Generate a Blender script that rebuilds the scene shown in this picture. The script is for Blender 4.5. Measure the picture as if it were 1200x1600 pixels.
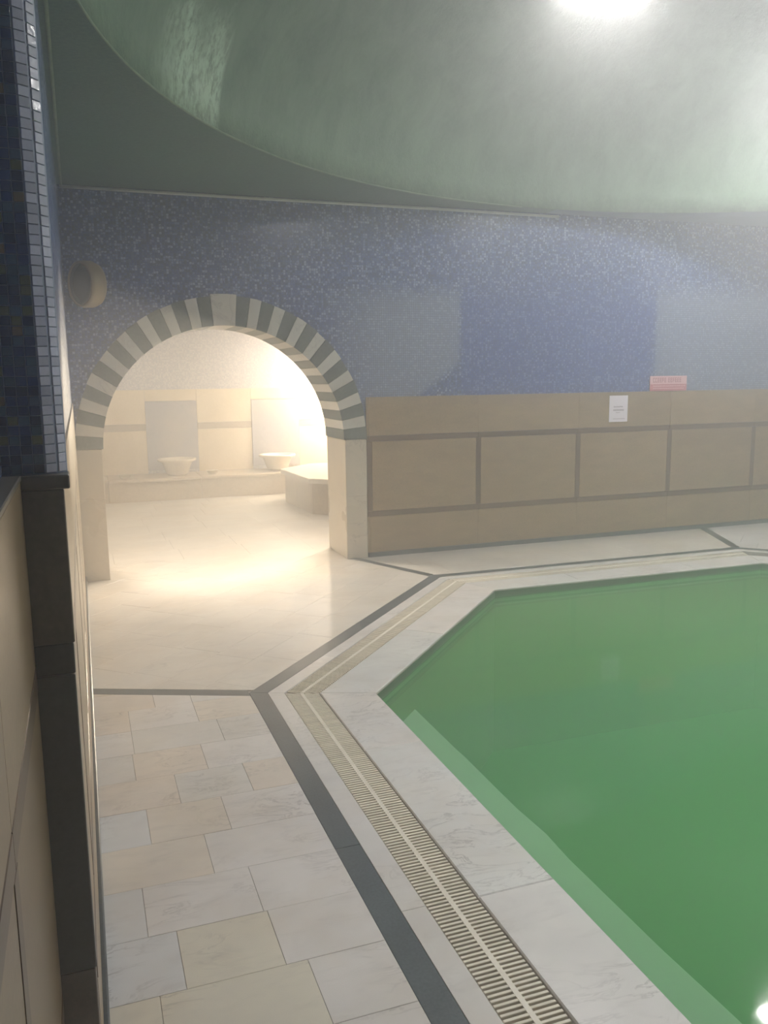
import bpy, bmesh, math, random
from math import sin, cos, pi, radians
from mathutils import Vector, Matrix
for o in list(bpy.data.objects): bpy.data.objects.remove(o, do_unlink=True)
SC = bpy.context.scene
COL = SC.collection
rnd = random.Random(7)

# ------------------------------------------------------------------ camera
cd = bpy.data.cameras.new('camera'); cam = bpy.data.objects.new('camera', cd); COL.objects.link(cam)
Fv = Vector((0.33256593, 0.92965025, -0.15858851)); Rv = Vector((0.94083903, -0.33863686, -0.01212464))
Uv = Vector((0.06497559, 0.14517402, 0.98727032))
M = Matrix((Rv, Uv, -Fv)).transposed().to_4x4(); M.translation = Vector((0, 0, 1.6))
cam.matrix_world = M
cd.sensor_fit = 'VERTICAL'; cd.sensor_height = 32.0; cd.lens = 1317.5/1600*32.0
cd.clip_start = 0.01; cd.clip_end = 100
SC.camera = cam
# ------------------------------------------------------------------ world, exposure
w = bpy.data.worlds.new('World'); SC.world = w; w.use_nodes = True
w.node_tree.nodes['Background'].inputs[0].default_value = (0.0, 0.0, 0.0, 1)
w.node_tree.nodes['Background'].inputs[1].default_value = 0
SC.view_settings.view_transform = 'Standard'; SC.view_settings.look = 'None'
SC.view_settings.gamma = 1; SC.view_settings.use_curve_mapping = False
SC.view_settings.exposure = 0.12
SC.cycles.max_bounces = 7; SC.cycles.diffuse_bounces = 4; SC.cycles.glossy_bounces = 3
SC.cycles.volume_bounces = 1; SC.cycles.transparent_max_bounces = 6
SC.cycles.sample_clamp_indirect = 4; SC.cycles.caustics_reflective = False; SC.cycles.caustics_refractive = False
POOL_LAMP = 170.0      # W/m2-ish emission strength of the dome lamps
HOT_LAMP = 5200.0       # emission strength of the lamp in the hot room
HOT_FILL = 330.0
STEAM = 0.072; STEAM_HOT = 0.92; STEAM_G = 0.68

# ------------------------------------------------------------------ helpers
def s2l(r, g, b):
    f = lambda c: (c/255/12.92) if c/255 <= .04045 else ((c/255+.055)/1.055)**2.4
    return (f(r), f(g), f(b), 1)
def link(name, me, mat=None, parent=None):
    o = bpy.data.objects.new(name, me); COL.objects.link(o)
    if mat: 
        for m in (mat if isinstance(mat, (list, tuple)) else [mat]): me.materials.append(m)
    if parent: o.parent = parent
    return o
def bm_obj(name, bm, mat=None, parent=None, smooth=False):
    bmesh.ops.recalc_face_normals(bm, faces=bm.faces[:])
    me = bpy.data.meshes.new(name); bm.to_mesh(me); bm.free()
    if smooth:
        for p in me.polygons: p.use_smooth = True
    return link(name, me, mat, parent)
def tag(o, label, cat, group=None, kind=None):
    o['label'] = label; o['category'] = cat
    if group: o['group'] = group
    if kind: o['kind'] = kind
    return o
def empty(name, loc=(0, 0, 0)):
    o = bpy.data.objects.new(name, None); COL.objects.link(o); o.location = loc; o.empty_display_size = .1
    return o
def add_box(bm, a, b, c=0.0):
    x0, y0, z0 = a; x1, y1, z1 = b
    v = [bm.verts.new((x, y, z)) for x in (x0, x1) for y in (y0, y1) for z in (z0, z1)]
    fs = [bm.faces.new([v[i] for i in q]) for q in ((0,1,3,2),(4,6,7,5),(0,4,5,1),(2,3,7,6),(0,2,6,4),(1,5,7,3))]
    if c:
        es = list({e for f in fs for e in f.edges})
        bmesh.ops.bevel(bm, geom=es, offset=c, segments=1, affect='EDGES', clamp_overlap=True)
def box(name, a, b, mat, parent=None, c=0.0):
    bm = bmesh.new(); add_box(bm, a, b, c); return bm_obj(name, bm, mat, parent)
def area(P):
    return .5*sum(P[i][0]*P[(i+1)%len(P)][1]-P[(i+1)%len(P)][0]*P[i][1] for i in range(len(P)))
def ccw(P): return P if area(P) > 0 else P[::-1]
def clip(P, p0, n):                      # keep the side where (p-p0).n >= 0
    out = []
    for i in range(len(P)):
        a, b = P[i], P[(i+1) % len(P)]
        da = (a[0]-p0[0])*n[0]+(a[1]-p0[1])*n[1]; db = (b[0]-p0[0])*n[0]+(b[1]-p0[1])*n[1]
        if da >= 0: out.append(a)
        if da*db < 0:
            t = da/(da-db); out.append((a[0]+(b[0]-a[0])*t, a[1]+(b[1]-a[1])*t))
    return out
def clip_poly(P, Q):
    Q = ccw(Q)
    for i in range(len(Q)):
        a, b = Q[i], Q[(i+1) % len(Q)]
        P = clip(P, a, (-(b[1]-a[1]), b[0]-a[0]))
        if len(P) < 3: return []
    return P
def dedupe(P, e=1e-4):
    out = []
    for p in P:
        if not out or math.dist(p, out[-1]) > e: out.append(p)
    while len(out) > 1 and math.dist(out[0], out[-1]) < e: out.pop()
    return out
def offset(P, d):                         # positive d grows a ccw convex polygon
    n = len(P); L = []
    for i in range(n):
        a, b = P[i], P[(i+1) % n]; l = math.dist(a, b)
        nx, ny = (b[1]-a[1])/l, -(b[0]-a[0])/l
        L.append(((a[0]+nx*d, a[1]+ny*d), ((b[0]-a[0])/l, (b[1]-a[1])/l)))
    out = []
    for i in range(n):
        (p, u), (q, v) = L[i-1], L[i]
        den = u[0]*v[1]-u[1]*v[0]
        if abs(den) < 1e-6: out.append(q); continue
        t = ((q[0]-p[0])*v[1]-(q[1]-p[1])*v[0])/den
        out.append((p[0]+u[0]*t, p[1]+u[1]*t))
    return out
def add_prism(bm, P, z0, z1, c=0.0):
    P = ccw(dedupe(P))
    if len(P) < 3: return
    rings = [(P, z0), (P, z1-c)]
    if c:
        Q = offset(P, -c)
        if area(Q) > 0 and clip_ok(P, Q): rings.append((Q, z1))
        else: rings[-1] = (P, z1)
    vs = [[bm.verts.new((x, y, z)) for x, y in R] for R, z in rings]
    n = len(P)
    for a, b in zip(vs, vs[1:]):
        for i in range(n): bm.faces.new((a[i], a[(i+1) % n], b[(i+1) % n], b[i]))
    bm.faces.new(vs[0][::-1]); bm.faces.new(vs[-1])
def clip_ok(P, Q): return area(Q) < area(P) and area(Q) > .3*area(P)
def prism(name, P, z0, z1, mat, parent=None, c=0.0):
    bm = bmesh.new(); add_prism(bm, P, z0, z1, c); return bm_obj(name, bm, mat, parent)
def add_tube(bm, pts, r, seg=10, cap=True):
    rings = []
    for i, p in enumerate(pts):
        p = Vector(p); a = Vector(pts[max(i-1, 0)]); b = Vector(pts[min(i+1, len(pts)-1)])
        d = (b-a).normalized(); u = d.orthogonal().normalized() if i == 0 else (u - d*u.dot(d)).normalized()
        v = d.cross(u)
        rings.append([bm.verts.new(p+(u*cos(t)+v*sin(t))*r) for t in [2*pi*k/seg for k in range(seg)]])
    for a, b in zip(rings, rings[1:]):
        for k in range(seg): bm.faces.new((a[k], a[(k+1) % seg], b[(k+1) % seg], b[k]))
    if cap: bm.faces.new(rings[0][::-1]); bm.faces.new(rings[-1])
def add_lathe(bm, prof, seg=32, mtx=None):
    rings = []
    for r, z in prof:
        rings.append([bm.verts.new((mtx @ Vector((r*cos(t), r*sin(t), z))) if mtx else (r*cos(t), r*sin(t), z)) for t in [2*pi*k/seg for k in range(seg)]])
    for a, b in zip(rings, rings[1:]):
        for k in range(seg): bm.faces.new((a[k], a[(k+1) % seg], b[(k+1) % seg], b[k]))
    bm.faces.new(rings[0][::-1]); bm.faces.new(rings[-1])

# ------------------------------------------------------------------ materials
class NT:
    def __init__(s, name):
        s.m = bpy.data.materials.new(name); s.m.use_nodes = True; s.t = s.m.node_tree; s.t.nodes.clear()
        s.out = s.n('ShaderNodeOutputMaterial')
    def n(s, t, **k):
        nd = s.t.nodes.new(t)
        for a, b in k.items(): setattr(nd, a, b)
        return nd
    def l(s, a, b): s.t.links.new(a, b)
    def val(s, x, sock):
        if hasattr(x, 'is_output'): s.l(x, sock)
        else: sock.default_value = x
    def math(s, op, a, b=0.0, c=None, clamp=False):
        nd = s.n('ShaderNodeMath', operation=op, use_clamp=clamp); s.val(a, nd.inputs[0]); s.val(b, nd.inputs[1])
        if c is not None: s.val(c, nd.inputs[2])
        return nd.outputs[0]
    def mix(s, f, a, b, mode='MIX'):
        nd = s.n('ShaderNodeMix', data_type='RGBA', blend_type=mode); s.val(f, nd.inputs[0]); s.val(a, nd.inputs[6]); s.val(b, nd.inputs[7])
        return nd.outputs[2]
    def pos(s): return s.n('ShaderNodeNewGeometry').outputs['Position']
    def sep(s, v):
        nd = s.n('ShaderNodeSeparateXYZ'); s.l(v, nd.inputs[0]); return nd.outputs
    def comb(s, x, y, z=0.0):
        nd = s.n('ShaderNodeCombineXYZ'); s.val(x, nd.inputs[0]); s.val(y, nd.inputs[1]); s.val(z, nd.inputs[2]); return nd.outputs[0]
    def noise(s, v, scale, detail=3, rough=.5, dist=0.0):
        nd = s.n('ShaderNodeTexNoise'); s.l(v, nd.inputs['Vector']); nd.inputs['Scale'].default_value = scale
        nd.inputs['Detail'].default_value = detail; nd.inputs['Roughness'].default_value = rough; nd.inputs['Distortion'].default_value = dist
        return nd.outputs['Fac']
    def ramp(s, f, stops, interp='LINEAR'):
        nd = s.n('ShaderNodeValToRGB'); s.l(f, nd.inputs[0]); cr = nd.color_ramp; cr.interpolation = interp
        while len(cr.elements) < len(stops): cr.elements.new(.5)
        for e, (p, c) in zip(cr.elements, stops): e.position = p; e.color = c
        return nd.outputs[0]
    def rng(s, v, a, b, c=0.0, d=1.0):
        nd = s.n('ShaderNodeMapRange'); s.val(v, nd.inputs[0])
        for i, x in enumerate((a, b, c, d)): nd.inputs[i+1].default_value = x
        return nd.outputs[0]
    def vadd(s, a, b):
        nd = s.n('ShaderNodeVectorMath', operation='ADD'); s.l(a, nd.inputs[0]); s.l(b, nd.inputs[1]); return nd.outputs[0]
    def vmul(s, a, b):
        nd = s.n('ShaderNodeVectorMath', operation='MULTIPLY'); s.l(a, nd.inputs[0]); nd.inputs[1].default_value = b; return nd.outputs[0]
    def bump(s, h, strength=.2, dist=.01):
        nd = s.n('ShaderNodeBump'); s.l(h, nd.inputs['Height']); nd.inputs['Strength'].default_value = strength; nd.inputs['Distance'].default_value = dist
        return nd.outputs[0]
    def bsdf(s, col, rough=.5, spec=.5, normal=None, coat=0.0):
        b = s.n('ShaderNodeBsdfPrincipled'); s.val(col, b.inputs['Base Color']); s.val(rough, b.inputs['Roughness'])
        b.inputs['Specular IOR Level'].default_value = spec
        if coat: b.inputs['Coat Weight'].default_value = coat; b.inputs['Coat Roughness'].default_value = .08
        if normal: s.l(normal, b.inputs['Normal'])
        s.l(b.outputs[0], s.out.inputs[0]); return s.m

def rand_offset(t):
    r = t.n('ShaderNodeObjectInfo').outputs['Random']
    return t.comb(t.math('MULTIPLY', r, 37.0), t.math('MULTIPLY', r, 91.0), t.math('MULTIPLY', r, 13.0)), r

def mat_marble(name, base, vein, rough=.12, use_obj_color=True, veinamt=.6):
    t = NT(name); off, r = rand_offset(t); p = t.vadd(t.pos(), off)
    warp = t.noise(t.vmul(p, (1.0, 2.6, 1.0)), 3.2, 6, .65, 1.0)
    v = t.math('ABSOLUTE', t.math('SUBTRACT', warp, .5))
    veins = t.rng(v, 0.0, .022, 1.0, 0.0)
    m = t.noise(p, 2.4, 3, .5)
    veins = t.math('MULTIPLY', veins, t.rng(m, .46, .72, 0.0, veinamt))
    smear = t.rng(t.noise(t.vmul(p, (1.0, 3.0, 1.0)), 5.0, 5, .7, .6), .52, .78, 0.0, 1.0)
    cloud = t.rng(t.noise(t.pos(), 3.0, 5, .65), .35, .72, 0.0, 1.0)
    warmth = t.rng(t.noise(t.pos(), 1.9, 4, .6), .45, .68, 0.0, 1.0)
    oc = t.n('ShaderNodeObjectInfo').outputs['Color']
    c0 = t.mix(1.0, base, oc, 'MULTIPLY') if use_obj_color else base
    c1 = t.mix(t.math('MULTIPLY', warmth, .30), c0, s2l(206, 186, 160))
    c1 = t.mix(t.math('MULTIPLY', cloud, .24), c1, s2l(160, 158, 162))
    c1 = t.mix(t.math('MULTIPLY', smear, .22 if veinamt > .5 else .14), c1, s2l(138, 132, 130))
    c2 = t.mix(veins, c1, vein)
    wet = t.rng(t.noise(t.pos(), 1.3, 3, .5), .2, .8, rough*1.0, rough*1.25)
    b = t.bump(t.noise(p, 14, 2, .5), .06, .004)
    return t.bsdf(c2, wet, .5, b)
MARBLE = mat_marble('floor_marble', s2l(232, 229, 228), s2l(126, 118, 118), .15)
MARBLE_CALM = mat_marble('corner_marble', s2l(232, 226, 218), s2l(172, 164, 158), .12, True, .45)
ARCH_MARBLE = mat_marble('arch_marble', s2l(206, 198, 182), s2l(150, 138, 122), .25)
ARCH_WHITE = mat_marble('arch_white_marble', s2l(206, 204, 196), s2l(150, 145, 138), .25)
PANEL_GREY = mat_marble('grey_marble_panel', s2l(150, 146, 156), s2l(116, 114, 126), .2)
HOT_MARBLE = mat_marble('hot_room_marble', s2l(222, 212, 196), s2l(170, 155, 135), .16)

def mat_stone(name, c0, c1, rough=.35, scale=60, spec=.5, streak=None):
    t = NT(name); off, r = rand_offset(t); p = t.vadd(t.pos(), off)
    n = t.noise(p, scale, 3, .65)
    big = t.noise(t.vmul(p, streak) if streak else p, 4, 4, .6)
    f = t.math('ADD', t.math('MULTIPLY', n, .55), t.math('MULTIPLY', big, .45))
    col = t.mix(t.rng(f, .32, .66), c0, c1)
    oc = t.n('ShaderNodeObjectInfo').outputs['Color']
    col = t.mix(1.0, col, oc, 'MULTIPLY')
    return t.bsdf(col, rough, spec, t.bump(n, .08, .003))
GRANITE = mat_stone('dark_granite_band', s2l(62, 68, 74), s2l(92, 100, 106), .3, 120, .4)
ARCH_DARK = mat_stone('arch_dark_marble', s2l(62, 74, 70), s2l(96, 106, 102), .3, 40)
BEIGE = mat_stone('beige_limestone', s2l(128, 108, 80), s2l(160, 138, 106), .28, 90, .5, (1, 1, 3))
BROWN = mat_stone('brown_stone_strip', s2l(78, 58, 42), s2l(104, 80, 60), .3, 90)
DARKSTONE = mat_stone('dark_end_stone', s2l(62, 58, 52), s2l(92, 86, 76), .3, 70)
BLACKSTONE = mat_stone('black_end_stone', s2l(36, 38, 40), s2l(60, 62, 62), .28, 70)
HOT_BEIGE = mat_stone('hot_room_beige_stone', s2l(204, 186, 158), s2l(220, 202, 176), .3, 60)
HOT_BROWN = mat_stone('hot_room_brown_strip', s2l(150, 132, 110), s2l(168, 150, 128), .3, 60)
HOT_RISER = mat_stone('hot_room_bench_stone', s2l(166, 148, 124), s2l(188, 170, 146), .3, 40)
GROUT = mat_stone('grout', s2l(176, 168, 160), s2l(202, 195, 188), .8, 50)
CREAM = mat_stone('cream_plastic', s2l(226, 217, 200), s2l(240, 233, 219), .4, 30)
CHANNEL = mat_stone('wet_channel', s2l(38, 35, 30), s2l(60, 56, 48), .3, 25)
WHITEPL = mat_stone('white_plastic', s2l(205, 208, 200), s2l(222, 224, 216), .4, 20)

def mat_mosaic(name, axis, cols, grout, cell=.02, rough=.22, patches=False, contrast=1.0):
    t = NT(name); X, Y, Z = t.sep(t.pos())
    u = {'x': X, 'y': Y}[axis]
    iu = t.math('FLOOR', t.math('DIVIDE', u, cell)); iz = t.math('FLOOR', t.math('DIVIDE', Z, cell))
    wn = t.n('ShaderNodeTexWhiteNoise', noise_dimensions='3D'); t.l(t.comb(iu, iz, 3.0), wn.inputs['Vector'])
    big = t.noise(t.comb(u, Z, 0), 16, 4, .75)
    f = t.math('ADD', wn.outputs['Value'], t.math('MULTIPLY', t.math('SUBTRACT', big, .5), .8))
    n = len(cols)
    col = t.ramp(f, [((i+.0)/n, c) for i, c in enumerate(cols)], 'CONSTANT')
    if patches:
        wob = t.math('MULTIPLY', t.math('SUBTRACT', t.noise(t.comb(u, Z, 0), 6, 3, .6), .5), .22)
        def band(v, a, b, s=.02, wobble=True):
            vv = t.math('ADD', v, wob) if wobble else v
            return t.math('MULTIPLY', t.rng(vv, a-s, a+s), t.rng(vv, b-s, b+s, 1, 0))
        p1 = t.math('MULTIPLY', t.math('MULTIPLY', t.rng(t.math('ADD', u, wob), 1.9, 2.5), t.rng(u, 3.24, 3.28, 1, 0)), t.rng(t.math('ADD', Z, wob), 2.25, 2.4, 1, 0))
        p1 = t.math('MULTIPLY', p1, t.rng(t.math('SUBTRACT', Z, t.math('MULTIPLY', t.math('SUBTRACT', u, 2.9), .7)), 1.42, 1.5))
        p2 = t.math('MULTIPLY', t.rng(u, 5.36, 5.4), t.rng(t.math('ADD', Z, wob), 2.3, 2.5, 1, 0))
        pm = t.math('MAXIMUM', p1, p2)
        col = t.mix(t.math('MULTIPLY', pm, .62), col, s2l(150, 160, 176))
        # the deeper blue field between the two paler repairs
        p3 = t.math('MULTIPLY', t.math('MULTIPLY', t.rng(u, 3.26, 3.3), t.rng(u, 5.34, 5.38, 1, 0)), t.rng(t.math('ADD', Z, wob), 2.2, 2.6, 1, 0))
        col = t.mix(t.math('MULTIPLY', p3, .42), col, s2l(40, 74, 160))
    fu = t.math('FRACT', t.math('DIVIDE', u, cell)); fz = t.math('FRACT', t.math('DIVIDE', Z, cell))
    g = t.math('MAXIMUM', t.math('GREATER_THAN', t.math('ABSOLUTE', t.math('SUBTRACT', fu, .5)), .43), t.math('GREATER_THAN', t.math('ABSOLUTE', t.math('SUBTRACT', fz, .5)), .43))
    col = t.mix(g, col, grout)
    wn2 = t.n('ShaderNodeTexWhiteNoise', noise_dimensions='3D'); t.l(t.comb(iz, iu, 8.0), wn2.inputs['Vector'])
    h = t.math('SUBTRACT', t.math('MULTIPLY', wn2.outputs['Value'], .5), g)
    return t.bsdf(col, rough, .5, t.bump(h, .35, .002))
BLUES = [s2l(50, 74, 136), s2l(74, 100, 156), s2l(38, 62, 124), s2l(122, 142, 178), s2l(56, 86, 144), s2l(156, 168, 190), s2l(86, 104, 140), s2l(52, 68, 108)]
MOS_X = mat_mosaic('blue_mosaic_far', 'x', BLUES, s2l(70, 82, 116), patches=True)
MOS_Y = mat_mosaic('blue_mosaic_side', 'y', BLUES, s2l(96, 104, 118))
PALE = [s2l(176, 172, 180), s2l(190, 184, 190), s2l(166, 166, 178), s2l(200, 196, 198)]
MOS_HOT = mat_mosaic('pale_mosaic_hot_room', 'x', PALE, s2l(190, 184, 182))
MOS_HOTY = mat_mosaic('pale_mosaic_hot_room_side', 'y', PALE, s2l(190, 184, 182))
t = NT('glass_mosaic_tile'); oc = t.n('ShaderNodeObjectInfo').outputs['Color']
TILE = t.bsdf(t.mix(.25, oc, t.mix(t.noise(t.pos(), 160, 2), oc, s2l(40, 60, 84))), .16, .6, t.bump(t.noise(t.pos(), 90, 2), .25, .002))
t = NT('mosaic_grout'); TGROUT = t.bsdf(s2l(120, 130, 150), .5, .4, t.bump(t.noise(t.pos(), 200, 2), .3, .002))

def mat_plaster(name, c0, c1, patch=False, dome=False):
    t = NT(name); p = t.pos(); X, Y, Z = t.sep(p)
    n = t.noise(t.vmul(p, (1, 1, .35)) if dome else p, 5, 6, .68, .4)
    fine = t.noise(p, 42, 3, .6)
    col = t.mix(t.rng(n, .34, .66), c0, c1)
    col = t.mix(t.math('MULTIPLY', t.rng(fine, .4, .7), .22), col, s2l(120, 138, 118))
    if dome:
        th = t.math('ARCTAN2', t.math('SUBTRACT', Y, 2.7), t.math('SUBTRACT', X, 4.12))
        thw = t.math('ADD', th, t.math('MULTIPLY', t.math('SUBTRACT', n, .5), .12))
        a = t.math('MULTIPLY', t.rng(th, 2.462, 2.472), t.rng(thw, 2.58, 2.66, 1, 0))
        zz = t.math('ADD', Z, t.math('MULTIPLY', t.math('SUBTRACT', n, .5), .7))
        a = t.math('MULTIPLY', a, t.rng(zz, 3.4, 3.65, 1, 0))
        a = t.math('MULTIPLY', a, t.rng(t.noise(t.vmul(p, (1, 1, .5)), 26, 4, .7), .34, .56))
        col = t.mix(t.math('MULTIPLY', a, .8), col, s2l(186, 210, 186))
        # scuffed pale band low on the plaster
        b = t.math('MULTIPLY', t.rng(t.math('ADD', Z, t.math('MULTIPLY', t.math('SUBTRACT', n, .5), .5)), 3.08, 3.3, 1, 0), t.rng(t.noise(p, 18, 4, .7), .45, .62))
        col = t.mix(t.math('MULTIPLY', b, .35), col, s2l(128, 154, 120))
    return t.bsdf(col, .75 if not dome else .55, .35, t.bump(t.noise(p, 30, 5, .7), .5 if dome else .2, .01))
DOMEM = mat_plaster('green_dome_plaster', s2l(64, 96, 70), s2l(102, 128, 104), dome=True)
SOFFIT = mat_plaster('dark_green_soffit_plaster', s2l(34, 76, 62), s2l(42, 84, 70))
BLUSOF = mat_plaster('blue_grey_soffit_plaster', s2l(92, 108, 128), s2l(104, 120, 140))
RIMM = mat_plaster('pale_green_plaster_edge', s2l(84, 108, 84), s2l(120, 138, 108))
HOTCEIL = mat_plaster('hot_room_ceiling_plaster', s2l(196, 188, 176), s2l(206, 198, 188))

t = NT('pool_wall_tile'); X, Y, Z = t.sep(t.pos())
zc = t.ramp(t.rng(Z, -.32, 0.0), [(0.0, s2l(92, 140, 96)), (.56, s2l(60, 92, 66)), (.70, s2l(150, 178, 146)), (.78, s2l(84, 106, 86)), (1.0, s2l(98, 116, 98))], 'CONSTANT')
POOLWALL = t.bsdf(zc, .3, .5)
t = NT('pool_ledge_stone'); LEDGE = t.bsdf(t.mix(t.noise(t.pos(), 6, 3), s2l(244, 246, 242), s2l(234, 240, 232)), .5)
t = NT('pool_bottom_tile'); POOLBOT = t.bsdf(t.mix(t.noise(t.pos(), 3, 3), s2l(38, 122, 52), s2l(48, 134, 60)), .6)
# murky green water: part see-through, part scattering, mirror-like on top
t = NT('green_water')
tr = t.n('ShaderNodeBsdfTransparent'); tr.inputs[0].default_value = (.76, .93, .80, 1)
df = t.n('ShaderNodeBsdfDiffuse'); cl = t.mix(t.rng(t.noise(t.pos(), .9, 3), .35, .65), s2l(98, 178, 104), s2l(110, 186, 116)); t.l(cl, df.inputs[0])
gl = t.n('ShaderNodeBsdfGlossy'); gl.inputs['Roughness'].default_value = .05
bp = t.bump(t.noise(t.pos(), 9, 3, .5), .05, .01); t.l(bp, gl.inputs['Normal'])
m1 = t.n('ShaderNodeMixShader'); m1.inputs[0].default_value = .42; t.l(tr.outputs[0], m1.inputs[1]); t.l(df.outputs[0], m1.inputs[2])
fr = t.n('ShaderNodeFresnel'); fr.inputs[0].default_value = 1.33
m2 = t.n('ShaderNodeMixShader'); t.l(fr.outputs[0], m2.inputs[0]); t.l(m1.outputs[0], m2.inputs[1]); t.l(gl.outputs[0], m2.inputs[2])
t.l(m2.outputs[0], t.out.inputs[0]); WATER = t.m

def mat_emit(name, col, k):
    t = NT(name); e = t.n('ShaderNodeEmission'); e.inputs[0].default_value = col; e.inputs[1].default_value = k; t.l(e.outputs[0], t.out.inputs[0]); return t.m
LAMP_COOL = mat_emit('pool_lamp_glow', (1.0, .98, .965, 1), POOL_LAMP)
LAMP_DIM = mat_emit('end_pool_lamp_glow', (1.0, .97, .94, 1), POOL_LAMP*.62)
LAMP_NEAR = mat_emit('near_pool_lamp_glow', (1.0, .98, .965, 1), POOL_LAMP*1.9)
LAMP_WARM = mat_emit('hot_room_lamp_glow', (1.0, .87, .66, 1), HOT_LAMP)
LAMP_FILL = mat_emit('hot_room_fill_glow', (1.0, .89, .74, 1), HOT_FILL)
t = NT('lamp_housing_metal'); HOUSING = t.bsdf(s2l(190, 190, 186), .35)
t = NT('olive_glass'); OLIVE = t.bsdf(s2l(66, 68, 54), .25, .5)
t = NT('cream_shade'); SHADE = t.bsdf(t.mix(t.noise(t.pos(), 12, 3), s2l(160, 146, 108), s2l(136, 114, 90)), .4, .5)
t = NT('note_paper'); PAPER = t.bsdf(s2l(236, 228, 238), .7)
t = NT('note_ink'); INK = t.bsdf(s2l(150, 136, 146), .7)
t = NT('sign_pink'); PINK = t.bsdf(s2l(226, 184, 188), .5)
t = NT('sign_red'); SRED = t.bsdf(s2l(192, 112, 120), .5)
t = NT('sign_letter'); SLET = t.bsdf(s2l(168, 92, 104), .5)
t = NT('dull_metal'); METAL = t.bsdf(s2l(200, 190, 170), .3, .6)

# ------------------------------------------------------------------ plan
POOL = [(1.34,1.5),(1.34,3.9),(2.87,5.56),(5.38,5.52),(6.9,3.9),(6.9,1.5),(5.38,-.12),(2.87,-.16)]
POOL = ccw(POOL)
P0 = POOL; P1 = offset(P0, .27); P2 = offset(P0, .44); P3 = offset(P0, .52); P4 = offset(P0, .61)
CX, CY = 4.12, 2.70
XL, YF, XR, YN = -.048, 7.045, 8.29, -1.64     # left, far, right, near wall planes
ROOM = [(XL, YN), (XR, YN), (XR, YF), (XL, YF)]
NS = 8
def ring(A, B, i): return ccw([A[i], A[(i+1) % NS], B[(i+1) % NS], B[i]])
def side_axes(i):
    a, b = P0[i], P0[(i+1) % NS]; l = math.dist(a, b); u = ((b[0]-a[0])/l, (b[1]-a[1])/l); return a, u, (u[1], -u[0]), l
def find(side):                       # index of a pool side by its mid-point
    best = None
    for i in range(NS):
        a, b = P0[i], P0[(i+1) % NS]; m = ((a[0]+b[0])/2, (a[1]+b[1])/2); d = math.dist(m, side)
        if best is None or d < best[0]: best = (d, i)
    return best[1]
IA, IB, IC = find((1.34, 2.7)), find((2.1, 4.7)), find((4.1, 5.54))
def sector(i, inner, half=0.0, room=ROOM):
    """room area outside side i of polygon `inner`, between the rays through its corners, inset by half."""
    P = ccw(room); a, b = inner[i], inner[(i+1) % NS]
    l = math.dist(a, b); nrm = ((b[1]-a[1])/l, -(b[0]-a[0])/l)
    P = clip(P, a, nrm)
    for (q, sgn) in ((a, 1), (b, -1)):
        d = (q[0]-CX, q[1]-CY); L = math.hypot(*d); d = (d[0]/L, d[1]/L); n = (-d[1]*sgn, d[0]*sgn)
        P = clip(P, (q[0]+n[0]*half, q[1]+n[1]*half), n)
    return P

# ------------------------------------------------------------------ floor
bm = bmesh.new()
for i in range(NS):
    add_prism(bm, ring(P0, P1, i), -.32, -.006)
    add_prism(bm, sector(i, P2), -.32, -.006)
add_prism(bm, [(.10, 7.0), (2.2, 7.0), (2.2, 7.62), (.10, 7.62)], -.32, -.0065)
add_prism(bm, [(-.20, YN), (XL+.001, YN), (XL+.001, 1.75), (-.20, 1.75)], -.32, -.0065)
floor = bm_obj('floor', bm, GROUT); floor['kind'] = 'structure'; floor['label'] = 'pale marble tiled pool deck'
bm = bmesh.new()
for i in range(NS): add_prism(bm, ring(P1, P2, i), -.30, -.075)
bm_obj('drain_channel', bm, CHANNEL, floor)

def put_tile(P, parent, mat, col=None, name='tile', g=.0006, z=0.0, jitter=.0004, acc=None, c=.0008, calm=False):
    P = ccw(dedupe(P))
    if len(P) < 3 or area(P) < 2e-4: return None
    Q = offset(P, -g)
    if area(Q) <= 0 or area(Q) > area(P): return None
    dz = rnd.uniform(-jitter, jitter)
    if acc is not None: add_prism(acc, Q, z-.012, z+dz, c); return None
    o = prism(name, Q, z-.012, z+dz, mat, parent, c)
    k = rnd.random()
    if col is None:
        v = rnd.uniform(.86, 1.0)
        if k < .16: col = (v*.97, v*.88, v*.74, 1)
        elif k < .34: col = (v*.86, v*.88, v*.92, 1)
        else: col = (v, v*.98, v*.96, 1)
        if calm: v = .95+rnd.uniform(-.02, .03); col = (v, v*.985, v*.965, 1)
    o.color = col
    return o
def tile_zone(zone, org, u, row_h, tile_w, parent, mat, acc=None, **k):
    if len(zone) < 3: return
    v = (-u[1], u[0])
    us = [(p[0]-org[0])*u[0]+(p[1]-org[1])*u[1] for p in zone]; vs = [(p[0]-org[0])*v[0]+(p[1]-org[1])*v[1] for p in zone]
    for r in range(math.floor(min(vs)/row_h), math.ceil(max(vs)/row_h)):
        off = rnd.uniform(0, tile_w)
        for c in range(math.floor((min(us)-off)/tile_w), math.ceil((max(us)-off)/tile_w)):
            a0, a1, b0, b1 = c*tile_w+off, (c+1)*tile_w+off, r*row_h, (r+1)*row_h
            R = [(org[0]+u[0]*a+v[0]*b, org[1]+u[1]*a+v[1]*b) for a, b in ((a0, b0), (a1, b0), (a1, b1), (a0, b1))]
            put_tile(clip_poly(R, zone), parent, mat, acc=acc, **k)

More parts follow.
